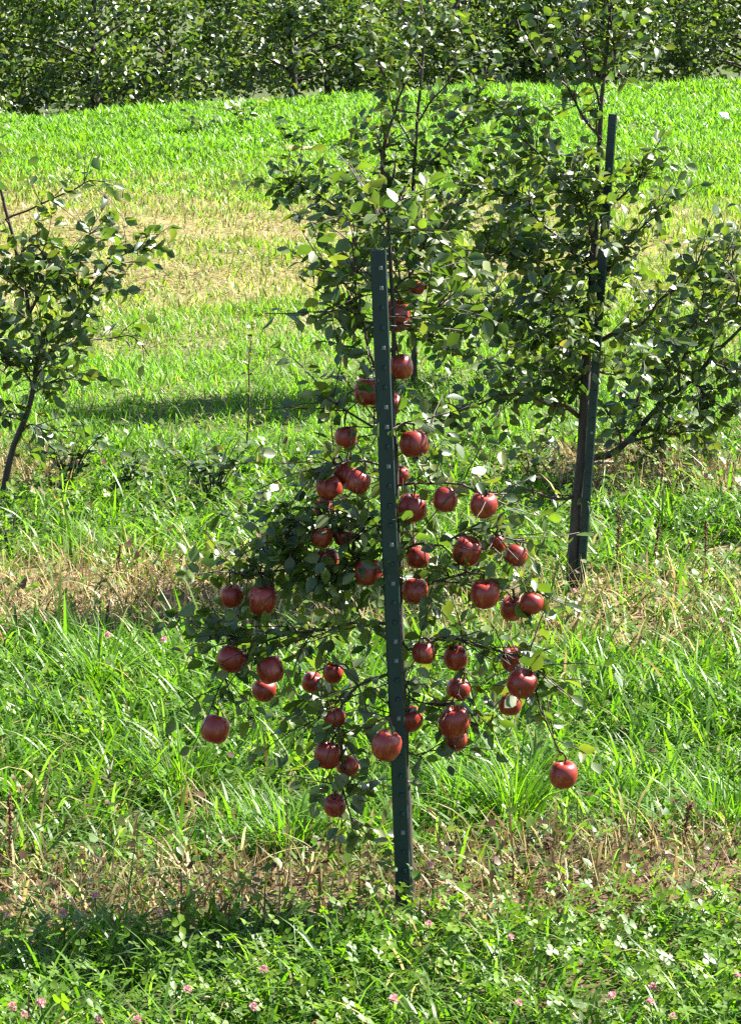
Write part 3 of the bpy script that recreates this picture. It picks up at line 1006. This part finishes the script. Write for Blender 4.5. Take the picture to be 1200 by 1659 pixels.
Y4 = hit(10, 806).y
grow_tree('apple_tree', 'leaning tree at the left edge with dark glossy leaves', Y4,
          [(-2, 806, 0), (12, 760, 0), (32, 700, 0), (50, 650, 0), (58, 590, .02), (48, 510, .03), (30, 420, .03), (10, 340, .03), (-20, 230, .03)], (0.015, 0.005),
          [
              ([(36, 690, 0), (10, 670, -.05), (-20, 660, -.08)], .004, .002, 7, .8),
              ([(28, 705, 0), (60, 690, -.04), (85, 700, -.06)], .004, .002, 5, .6),
              ([(56, 610, 0), (95, 550, -.05), (135, 490, -.08), (180, 430, -.1), (235, 395, -.1)], .008, .002, 18, .9),
              ([(57, 590, 0), (110, 560, .05), (165, 548, .08), (215, 550, .1), (235, 575, .1)], .006, .002, 8, .6),
              ([(48, 510, 0), (80, 450, .08), (120, 400, .1), (150, 370, .1)], .007, .002, 16, .9),
              ([(40, 470, 0), (10, 440, -.1), (-30, 420, -.15)], .007, .002, 14, .8),
              ([(52, 540, 0), (20, 520, .1), (-30, 500, .15), (-70, 480, .15)], .007, .002, 14, .8),
              ([(30, 420, 0), (60, 400, -.1), (100, 440, -.15), (130, 470, -.15)], .006, .002, 14, .9),
              ([(14, 360, 0), (60, 335, .0), (110, 310, .0), (185, 290, 0)], .005, .002, 6, .55),
              ([(58, 600, 0), (70, 560, -.2), (60, 510, -.3)], .006, .002, 12, .9),
              ([(54, 630, 0), (20, 590, -.05), (-15, 570, -.1)], .006, .002, 12, .8),
              ([(0, 300, 0), (-30, 260, 0), (-20, 230, 0), (0, 220, 0)], .004, .0016, 5, .7),
              ([(50, 640, 0), (90, 610, .05), (115, 590, .05)], .005, .002, 7, .8),
          ], 'young orchard trees in the rows', (0.044, 0.068), lush=1.35)

Y5 = hit(950, 768).y
grow_tree('apple_tree', 'low sprawling tree at the right edge, its trunk bent along the ground', Y5,
          [(938, 772, .05), (955, 745, .03), (985, 738, .0), (1015, 715, 0), (1060, 665, 0), (1120, 615, 0), (1165, 565, 0), (1205, 525, 0), (1240, 470, 0)], (0.018, 0.005),
          [
              ([(1010, 715, 0), (1050, 712, -.05), (1100, 700, -.08), (1150, 690, -.1)], .007, .002, 12, .8),
              ([(1065, 665, 0), (1100, 675, .05), (1140, 705, .05), (1165, 735, .05)], .006, .002, 9, .6),
              ([(1040, 690, 0), (1035, 620, .1), (1050, 560, .12), (1080, 500, .15)], .008, .002, 16, .8),
              ([(1090, 640, 0), (1110, 560, -.1), (1130, 490, -.12), (1140, 430, -.12)], .008, .002, 18, .9),
              ([(1130, 605, 0), (1160, 530, .1), (1180, 460, .1), (1190, 390, .1)], .008, .002, 17, .9),
              ([(1150, 585, 0), (1190, 600, -.1), (1230, 600, -.1)], .007, .002, 11, .8),
              ([(1120, 615, 0), (1160, 650, -.15), (1200, 680, -.2)], .006, .002, 13, .9),
              ([(1200, 530, 0), (1190, 450, -.1), (1170, 400, -.1)], .006, .002, 14, .8),
              ([(995, 733, 0), (1000, 690, -.1), (990, 660, -.1)], .005, .002, 7, .7),
              ([(1060, 665, 0), (1080, 610, -.2), (1070, 560, -.25)], .006, .002, 12, .8),
          ], 'young orchard trees in the rows', (0.044, 0.068), lush=1.4)


# ------------------------------------------------------------------ steel posts
def t_post(label, foot_px, top_px, Y, turn=0.0, worn=(), face=0.0205):
    foot = P(foot_px[0], foot_px[1], Y)
    top = P(top_px[0], top_px[1], Y)
    foot.z = min(foot.z, g(foot.x, foot.y))
    root = empty('fence_post', foot)
    d = top - foot
    H = d.length
    q = d.to_track_quat('Z', 'Y')
    root.rotation_mode = 'QUATERNION'
    # keep the studded face towards -Y
    zax = d.normalized(); yax = Vector((0, 1, 0)) - zax * zax.y; yax.normalize(); xax = yax.cross(zax)
    R = Matrix(((xax.x, yax.x, zax.x), (xax.y, yax.y, zax.y), (xax.z, yax.z, zax.z)))
    R = R @ Matrix.Rotation(turn, 3, 'Z')
    root.rotation_quaternion = R.to_quaternion()
    tag(root, label, 'post', 'green steel posts staking the trees')
    fw, ft, wd, wt = face, 0.0045, 0.030, 0.0035      # half flange, flange thickness, web depth, half web
    sec = [(-fw, 0.001), (-fw + .003, -ft), (fw - .003, -ft), (fw, 0.001), (wt + .002, 0.0035), (wt, wd), (wt + .003, wd + .004), (-wt - .003, wd + .004), (-wt, wd), (-wt - .002, 0.0035)]
    V, F = [], []
    n = len(sec)
    lev = 26
    for i in range(lev):
        z = -0.25 + (H + 0.25) * i / (lev - 1)
        bx = 0.0025 * math.sin(z * 2.1 + 1) * (z > 0)
        for x, y in sec:
            V.append((x + bx, y, z))
    for i in range(lev - 1):
        for k in range(n):
            a, b = i * n + k, i * n + (k + 1) % n
            F.append((a, b, b + n, a + n))
    F.append(tuple(range(n))[::-1]); F.append(tuple((lev - 1) * n + k for k in range(n)))
    mesh_obj('shaft', V, F, M_POST, root)
    # studs
    s, h, dp = 0.0055, 0.006, 0.0065
    sv = [(-s, 0, -h), (s, 0, -h), (s, 0, h), (-s, 0, h), (-s * .7, -dp, -h * .7), (s * .7, -dp, -h * .7), (s * .7, -dp, h * .7), (-s * .7, -dp, h * .7)]
    sfc = [(0, 1, 5, 4), (1, 2, 6, 5), (2, 3, 7, 6), (3, 0, 4, 7), (4, 5, 6, 7)]
    pair = []
    for m in (M_POST, M_STUD_WORN):
        me = bpy.data.meshes.new('stud'); me.from_pydata(sv, [], sfc); me.materials.append(m); pair.append(me)
    z = H - 0.045
    i = 0
    while z > 0.12:
        o = link('stud', pair[1 if i in worn else 0], root)
        o.location = (0.004 + 0.0025 * math.sin(z * 2.1 + 1), -ft + 0.0003, z)
        z -= 0.0508; i += 1
    return root


t_post('nearest dark green steel post with pale studs, in front of the apple laden tree', (653, 1484), (614, 405), Y1, 0.05,
       {0, 1, 4, 7, 8, 10, 14, 16, 19, 20, 23, 29})
t_post('dark green steel post leaning right beside the tallest leafy tree', (938, 955), (993, 185), Y2 - 0.02, -0.35, {3, 9, 14, 22}, 0.0165)


# ------------------------------------------------------------------ far row of orchard trees
def far_tree(name, label, x, y, seed, width=1.25, height=2.1, n_clump=72, gap=None):
    r = random.Random(seed)
    base = Vector((x, y, g(x, y) - 0.03))
    root = tag(empty(name, base), label, 'tree', 'orchard trees beyond the bank')
    V, F = [], []
    tp = [Vector((0, 0, -0.1))] + [Vector((r.uniform(-.05, .05), r.uniform(-.05, .05), z)) for z in (0.5, 1.0, 1.5, 1.9)]
    tube(V, F, catmull(tp, 0.15), 0.055, 0.015, 8)
    trunk = mesh_obj('trunk', V, F, M_BARK, root, True)
    lv = []
    for c in range(n_clump):
        zc = r.uniform(0.10, height) if r.random() < 0.5 else r.uniform(0.3, 1.45)
        prof = width * (1.0 - 0.45 * (zc / height) ** 1.6)
        a = r.uniform(0, 2 * math.pi)
        rad = prof * math.sqrt(r.uniform(0.12, 1.0))
        cpos = Vector((math.cos(a) * rad, math.sin(a) * rad * 0.75, zc))
        if c % 3 == 0:
            LV, LF = [], []
            st = Vector((0, 0, max(0.35, min(1.7, zc * 0.75))))
            tube(LV, LF, catmull([st, st.lerp(cpos, 0.5) + Vector((0, 0, 0.06)), cpos], 0.12), 0.014, 0.004, 5)
            mesh_obj('limb', LV, LF, M_TWIG, trunk, True)
        sg = r.uniform(0.07, 0.16)
        for k in range(r.randrange(55, 105)):
            p = cpos + Vector((r.gauss(0, sg), r.gauss(0, sg), r.gauss(0, sg * 0.8)))
            if p.z < 0.06: continue
            ax = rnd_unit(); ax.z = ax.z * 0.7 - 0.2
            up = (Vector((0, 0, 1)) + rnd_unit() * 1.4).normalized()
            lv.append((leaf_matrix(p, ax.normalized(), up, r.uniform(0.05, 0.085)), r.randrange(4), r.randrange(len(LEAF_PAL))))
    crown = link('crown', join_leaves('crown', lv, M_LEAF), root)
    crown['kind'] = 'stuff'
    return root


FAR = [(-4.4, 'leftmost orchard tree of the far row, filling the top left corner'), (-2.55, 'second orchard tree from the left in the far row'),
       (-0.75, 'orchard tree in the middle of the far row, above the front post'), (0.85, 'orchard tree right of middle in the far row, left of the tallest tree'),
       (2.3, 'orchard tree of the far row behind the tip of the tallest tree'), (3.9, 'rightmost orchard tree of the far row, at the top right corner')]
for i, (fx, lab) in enumerate(FAR):
    far_tree('orchard_tree', lab, fx, float(crest(fx)) + 3.3 + (0.3 if i == 3 else 0), 40 + i)
for i, (fx, lab) in enumerate([(-3.6, 'shaded orchard tree showing in the left gap of the far row'), (-2.0, 'shaded orchard tree behind the second far tree from the left'),
                               (-0.4, 'shaded orchard tree behind the middle of the far row'), (1.1, 'shaded orchard tree in the gap above the tallest tree'),
                               (2.6, 'shaded orchard tree in the right gap of the far row'), (4.1, 'shaded orchard tree behind the top right corner')]):
    far_tree('orchard_tree', lab, fx, float(crest(fx)) + 5.4, 80 + i, 1.25, 2.1, 62)



# ------------------------------------------------------------------ weeds, flowers and small things
def leafy_weed(label, px, py, n, spread, height, size, seed, cols=(0, 2, 4, 1)):
    r = random.Random(seed)
    b = hit(px, py)
    root = tag(empty('leafy_weed', b), label, 'weed', 'broad leaved weeds along the rows')
    V, F = [], []
    lv = []
    for s in range(max(3, n // 6)):
        a = r.uniform(0, 6.28)
        tip = Vector((math.cos(a) * spread * r.uniform(0.3, 1), math.sin(a) * spread * r.uniform(0.3, 1) * 0.6, height * r.uniform(0.5, 1)))
        line = catmull([Vector((0, 0, -0.02)), tip * 0.5 + Vector((0, 0, 0.03)), tip], 0.04)
        tube(V, F, line, 0.003, 0.0015, 4)
        for k in range(6):
            i = r.randrange(len(line) // 3, len(line))
            ax = rnd_unit(); ax.z = 0.15 * ax.z
            up = (Vector((0, 0, 1)) + rnd_unit() * 0.6).normalized()
            lv.append((leaf_matrix(line[i], ax.normalized(), up, size * r.uniform(0.7, 1.2)), r.randrange(4), r.choice(cols)))
    mesh_obj('stem', V, F, M_TWIG, root, True)
    for mt, s, c in lv[:n + 6]:
        o = link('leaf', LEAF_MESHES[s][c], root)
        o.matrix_local = mt
    return root


leafy_weed('dark glossy weed beside the foot of the leaning left tree', 112, 785, 84, 0.20, 0.27, 0.058, 1, (2, 0, 2))
leafy_weed('low dark weed in the grass right of the glossy one', 205, 805, 48, 0.15, 0.20, 0.05, 2)
leafy_weed('broad dark weed clump left of the thin sapling stem', 345, 812, 84, 0.22, 0.27, 0.055, 3, (2, 0, 1))
leafy_weed('weed clump at the left border above the dry strip', 18, 905, 30, 0.12, 0.22, 0.05, 4, (0, 1, 2))
leafy_weed('tall leafy weed on the far bank in front of the hedge', 395, 205, 40, 0.28, 0.30, 0.085, 5, (3, 5, 1))
leafy_weed('dark leafy weed on the bank above a bare patch', 470, 232, 44, 0.42, 0.22, 0.085, 6, (0, 1, 2))
leafy_weed('weed clump on the bank at the left of the leafy one', 330, 212, 30, 0.3, 0.15, 0.08, 7, (1, 3, 3))
leafy_weed('rough weed clump just left of the second post', 860, 770, 34, 0.18, 0.16, 0.055, 8, (1, 3, 4))
leafy_weed('low weed clump right of the second post under the sprawling tree', 1120, 800, 26, 0.16, 0.12, 0.05, 9, (1, 3, 0))
leafy_weed('shadowy weed clump left of the laden tree at mid height', 420, 885, 46, 0.17, 0.24, 0.05, 10, (0, 2, 1))


def seed_spike(label, foot_px, top_px, seed, r0=0.0028, fat=0.010, part=0.55):
    r = random.Random(seed)
    b = hit(*foot_px)
    t = P(top_px[0], top_px[1], b.y + 0.02) - b
    root = tag(empty('seed_stalk', b), label, 'weed stalk', 'brown seed stalks in the rows')
    V, F = [], []
    line = catmull([Vector((0, 0, -0.03)), t * 0.5 + Vector((r.uniform(-.008, .008), 0, 0)), t], 0.03)
    tube(V, F, line, r0, r0 * 0.5, 5)
    mesh_obj('stalk', V, F, M_DOCK, root, True)
    V, F = [], []
    m = len(line)
    for k in range(int(150 * part)):
        i = r.uniform((1 - part) * (m - 1), m - 1)
        p = line[int(i)].lerp(line[min(m - 1, int(i) + 1)], i - int(i))
        p = p + Vector((r.gauss(0, fat * .5), r.gauss(0, fat * .5), r.gauss(0, .004)))
        s = r.uniform(0.002, 0.0045)
        i0 = len(V)
        for d in ((1, 0, 0), (-1, 0, 0), (0, 1, 0), (0, -1, 0), (0, 0, 1.4), (0, 0, -1.4)):
            V.append(p + Vector(d) * s)
        for a, b2 in ((0, 2), (2, 1), (1, 3), (3, 0)):
            F.append((i0 + a, i0 + b2, i0 + 4)); F.append((i0 + b2, i0 + a, i0 + 5))
    o = mesh_obj('seed_head', V, F, M_DOCK, root)
    return root


seed_spike('dark brown seed stalk standing in the dry strip at left', (190, 962), (196, 880), 1, fat=.007, part=.45)
seed_spike('tall brown seed stalk just right of the second post', (992, 945), (1003, 822), 2)
seed_spike('thin reddish stalk under the sprawling tree, left of the green stalk', (1066, 870), (1074, 745), 3, .0022, .004, .3)
seed_spike('short brown stalk among weeds at the right strip', (1060, 920), (1068, 850), 4, .0025, .006, .6)
seed_spike('slim dark stalk farthest right in the second strip', (1140, 930), (1143, 845), 5, .0025, .006, .5)
seed_spike('tall brown stalk at the lower left border', (12, 1440), (16, 1288), 6, .003, .006, .6)
seed_spike('dark brown stalk at the right end of the nearest strip', (1106, 1385), (1118, 1300), 7, .003, .010, .6)
seed_spike('brown stalk right of the front post in the nearest strip', (885, 1420), (888, 1355), 8, .003, .010, .7)


def sapling():
    b = hit(398, 740)
    root = tag(empty('sapling', b), 'thin bare sapling stem standing in the mown aisle', 'sapling')
    V, F = [], []
    pts = [P(a, c, b.y) - b for a, c in ((398, 742), (402, 690), (404, 640), (403, 590), (408, 545))]
    line = catmull(pts, 0.04)
    tube(V, F, line, 0.005, 0.0015, 6)
    mesh_obj('stem', V, F, M_TWIG, root, True)
    r = random.Random(3)
    for k in range(26):
        i = r.randrange(len(line) // 2, len(line))
        ax = rnd_unit(); ax.z = abs(ax.z) * 0.6
        o = link('leaf', LEAF_MESHES[r.randrange(4)][r.choice((3, 5))], root)
        o.matrix_local = leaf_matrix(line[i], ax, Vector((0, 0, 1)) + rnd_unit() * 0.5, r.uniform(0.025, 0.045))


sapling()


def make_flower_meshes():
    V, F, C = [], [], []
    r = random.Random(5)
    pal = [(0.62, 0.30, 0.34), (0.70, 0.42, 0.44), (0.52, 0.20, 0.27), (0.75, 0.55, 0.52)]
    for k in range(64):
        d = rnd_unit()
        if d.z < -0.55: d.z = -d.z
        s = d.cross(Vector((0.3, 0.5, 1))).normalized(); t = d.cross(s)
        c = r.choice(pal)
        i = len(V)
        b = d * 0.45
        tip = d * r.uniform(0.9, 1.12) + Vector((0, 0, 0.15))
        w = 0.16
        V += [b + s * w * .5, b - s * w * .5, d * 0.8 - s * w + t * .05, tip, d * 0.8 + s * w + t * .05]
        F += [(i, i + 1, i + 2, i + 4), (i + 4, i + 2, i + 3)]
        C += [c] * 5
    me = bpy.data.meshes.new('flower_head'); me.from_pydata([tuple(v) for v in V], [], F)
    a = me.attributes.new('col', 'FLOAT_COLOR', 'POINT')
    a.data.foreach_set('color', np.array([(*c, 1) for c in C], np.float32).ravel())
    me.materials.append(M_PETAL)
    return me


HEAD_ME = make_flower_meshes()
FLOWERS = [
    (155, 1452, 'largest pink clover head at left, under the nearest dry strip'), (12, 1485, 'clover head at the left border just below the dry strip'),
    (103, 1480, 'small pale clover head below the largest pink one'), (259, 1481, 'pale clover head between the largest pink one and the front post'),
    (20, 1632, 'upper left clover head of the bottom left corner group'), (40, 1646, 'lowest clover head of the bottom left corner group'),
    (66, 1626, 'right clover head of the bottom left corner group'), (160, 1654, 'clover head cut by the bottom edge, left one of two'),
    (222, 1654, 'clover head cut by the bottom edge, right one of two'), (410, 1632, 'lone upright clover head at the bottom, left of the post line'),
    (303, 1604, 'faint clover head in the grass above the two at the bottom edge'), (694, 1498, 'clover head just right below the front post foot'),
    (696, 1403, 'pinkish clover head right beside the lower front post'), (637, 1620, 'clover head straight below the front post near the bottom edge'),
    (840, 1626, 'dull clover head near the bottom, right of the one below the post'), (826, 1520, 'clover head in bright grass right of the post foot'),
    (991, 1615, 'left clover head of the lower right trio'), (1056, 1599, 'top clover head of the lower right trio'), (1052, 1624, 'bottom clover head of the lower right trio'),
    (1193, 1581, 'bright pink clover head at the right border'), (1090, 1648, 'clover head lowest at the right, near the bottom edge'),
    (175, 1030, 'clover head at the lower edge of the second dry strip, left one'), (266, 1037, 'clover head at the lower edge of the second dry strip, right one'),
    (930, 958, 'pale clover head at the foot of the second post'), (907, 972, 'clover head a little left below the second post foot'), (1168, 1006, 'small clover head in the grass at the right under the second strip'),
    (428, 1572, 'pinkish clover head deep in foreground grass at left of centre'),
]
for i, (px, py, lab) in enumerate(FLOWERS):
    rr = random.Random(i + 100)
    h = 0.17 if py > 1200 else 0.15
    b = hit(px, min(py + h * FPX / 10.0 * 0.9, 1850))
    top = P(px, py, b.y - 0.01)
    b.x = top.x + rr.uniform(-.02, .02); b.z = g(b.x, b.y)
    root = tag(empty('clover_flower', b), lab, 'flower', 'pink clover flowers in the grass')
    V, F = [], []
    tube(V, F, catmull([Vector((0, 0, -0.02)), (top - b) * 0.55 + Vector((0.008, 0, 0)), top - b], 0.05), 0.0017, 0.0012, 5)
    mesh_obj('stem', V, F, M_WEED, root, True, col=np.tile([0.07, 0.13, 0.03], (len(V), 1)))
    o = link('flower_head', HEAD_ME, root)
    o.location = top - b
    s = rr.uniform(0.0095, 0.0135)
    o.scale = (s, s, s * 1.05)
    o.rotation_euler = (rr.uniform(-.4, .4), rr.uniform(-.4, .4), rr.uniform(0, 6))


def grass_tuft(label, px, py, n, L, seed, pal=GREENS):
    r = np.random.default_rng(seed)
    b = hit(px, py)
    pos = np.stack([r.normal(0, .035, n), r.normal(0, .03, n), np.full(n, -0.01)], -1)
    az = np.arctan2(pos[:, 1], pos[:, 0]) + r.normal(0, .6, n)
    c = pal[r.integers(0, len(pal), n)] * r.uniform(.8, 1.25, (n, 1))
    me = blades('grass_tuft', pos, L * r.uniform(.6, 1.15, n), r.uniform(.004, .008, n), az, np.abs(r.normal(.28, .2, n)), r.uniform(.5, 1.5, n), r.normal(0, .4, n), c, M_GRASS, 6)
    o = link('grass_tuft', me)
    o.location = b
    tag(o, label, 'grass tuft', 'grass tufts standing out of the sward')
    return o


grass_tuft('big fresh green grass tuft left of the lone low apple at right', 835, 1330, 150, 0.30, 1)
grass_tuft('arching grass tuft at the right border above the nearest strip', 1170, 1345, 130, 0.26, 2)
grass_tuft('grass tuft left of the front post foot with pale tips', 470, 1385, 140, 0.26, 3, np.vstack([GREENS, LIMES]))
grass_tuft('flopping grass tuft at left below the second dry strip', 165, 1115, 150, 0.28, 4)
grass_tuft('green grass tuft directly right of the front post', 760, 1300, 110, 0.24, 5, LIMES)
grass_tuft('grass tuft at far left above the nearest strip', 300, 1290, 120, 0.26, 6, np.vstack([GREENS, LIMES]))


def sunlit_wood_strip():  # pale piece for the sunlit white below the bent trunk, light painted in
    b = hit(960, 762)
    V, F = [], []
    pts = [P(956, 751, b.y) - b, P(975, 749, b.y) - b, P(995, 749.5, b.y) - b, P(1006, 748, b.y + .01) - b, P(1013, 743, b.y + .02) - b]
    tube(V, F, catmull(pts, 0.02), 0.009, 0.005, 7)
    tube(V, F, catmull([pts[2], pts[2] + Vector((0.01, -0.03, 0.035)), pts[2] + Vector((0.03, -0.05, 0.05))], 0.02), 0.005, 0.002, 5)
    o = mesh_obj('sunlit_wood_strip', V, F, M_STAKE_SUNLIT_WOOD, None, True)
    o.location = b
    tag(o, 'short pale strip with sunlight painted in, below the bent trunk right of the second post', 'branch')


sunlit_wood_strip()


def white_bloom():
    b = hit(1172, 202)
    root = tag(empty('white_flower', b), 'single white flower on the far bank at right', 'flower')
    top = P(1172, 187, b.y - .01) - b
    V, F = [], []
    tube(V, F, catmull([Vector((0, 0, -0.03)), top * 0.6, top], 0.04), 0.004, 0.003, 5)
    mesh_obj('stem', V, F, M_WEED, root, True, col=np.tile([0.07, 0.13, 0.03], (len(V), 1)))
    V, F = [], []
    r = random.Random(2)
    for k in range(16):
        a = 2 * math.pi * k / 16
        i = len(V)
        for rad, w, z in ((0.006, 0.004, 0), (0.032, 0.009, 0.012), (0.048, 0.003, 0.006 - r.uniform(0, .02))):
            c, s = math.cos(a), math.sin(a)
            V += [Vector((c * rad - s * w, s * rad + c * w, z)), Vector((c * rad + s * w, s * rad - c * w, z))]
        F += [(i, i + 1, i + 3, i + 2), (i + 2, i + 3, i + 5, i + 4)]
    o = mesh_obj('petals', V, F, M_WHITE, root)
    o.location = top
    o.rotation_euler = (0.5, 0.2, 0)


white_bloom()

def thin_stake():
    b = hit(475, 165)
    b.y += 1.3
    b.z = g(b.x, b.y)
    root = tag(empty('wooden_stake', b), 'thin pale wooden stake at the foot of the far row', 'stake')
    V, F = [], []
    tube(V, F, [Vector((0, 0, -0.2)), Vector((0.005, 0, 0.4)), Vector((0.0, 0, 0.86))], 0.018, 0.017, 8)
    mesh_obj('shaft', V, F, M_STAKE_SUNLIT_WOOD, root, True)
    V, F = [], []
    tube(V, F, [Vector((0, 0, 0.86)), Vector((0, 0, 0.90))], 0.017, 0.006, 8)
    mesh_obj('tip', V, F, M_STAKE_SUNLIT_WOOD, root, True)


thin_stake()

# sods of bare earth under the dark bank weed
def bare_patch():
    c = hit(480, 243)
    V, F = [], []
    n = 20
    V.append((0, 0, 0.035))
    for k in range(n):
        a = 2 * math.pi * k / n
        rr = 1 + 0.25 * math.sin(3 * a + 1) + 0.1 * math.sin(7 * a)
        x, y = 0.12 * rr * math.cos(a), 0.15 * rr * math.sin(a)
        V.append((x, y, g(c.x + x, c.y + y) - c.z + 0.02))
    for k in range(n):
        F.append((0, 1 + k, 1 + (k + 1) % n))
    o = mesh_obj('bare_earth', V, F, noise_mat('dry_earth', (0.12, 0.08, 0.05), (0.24, 0.17, 0.11), 25, 0.95, 0.8), None, True)
    o.location = c
    tag(o, 'bare patch of dry earth on the bank below the dark weed', None, None, 'structure')


bare_patch()
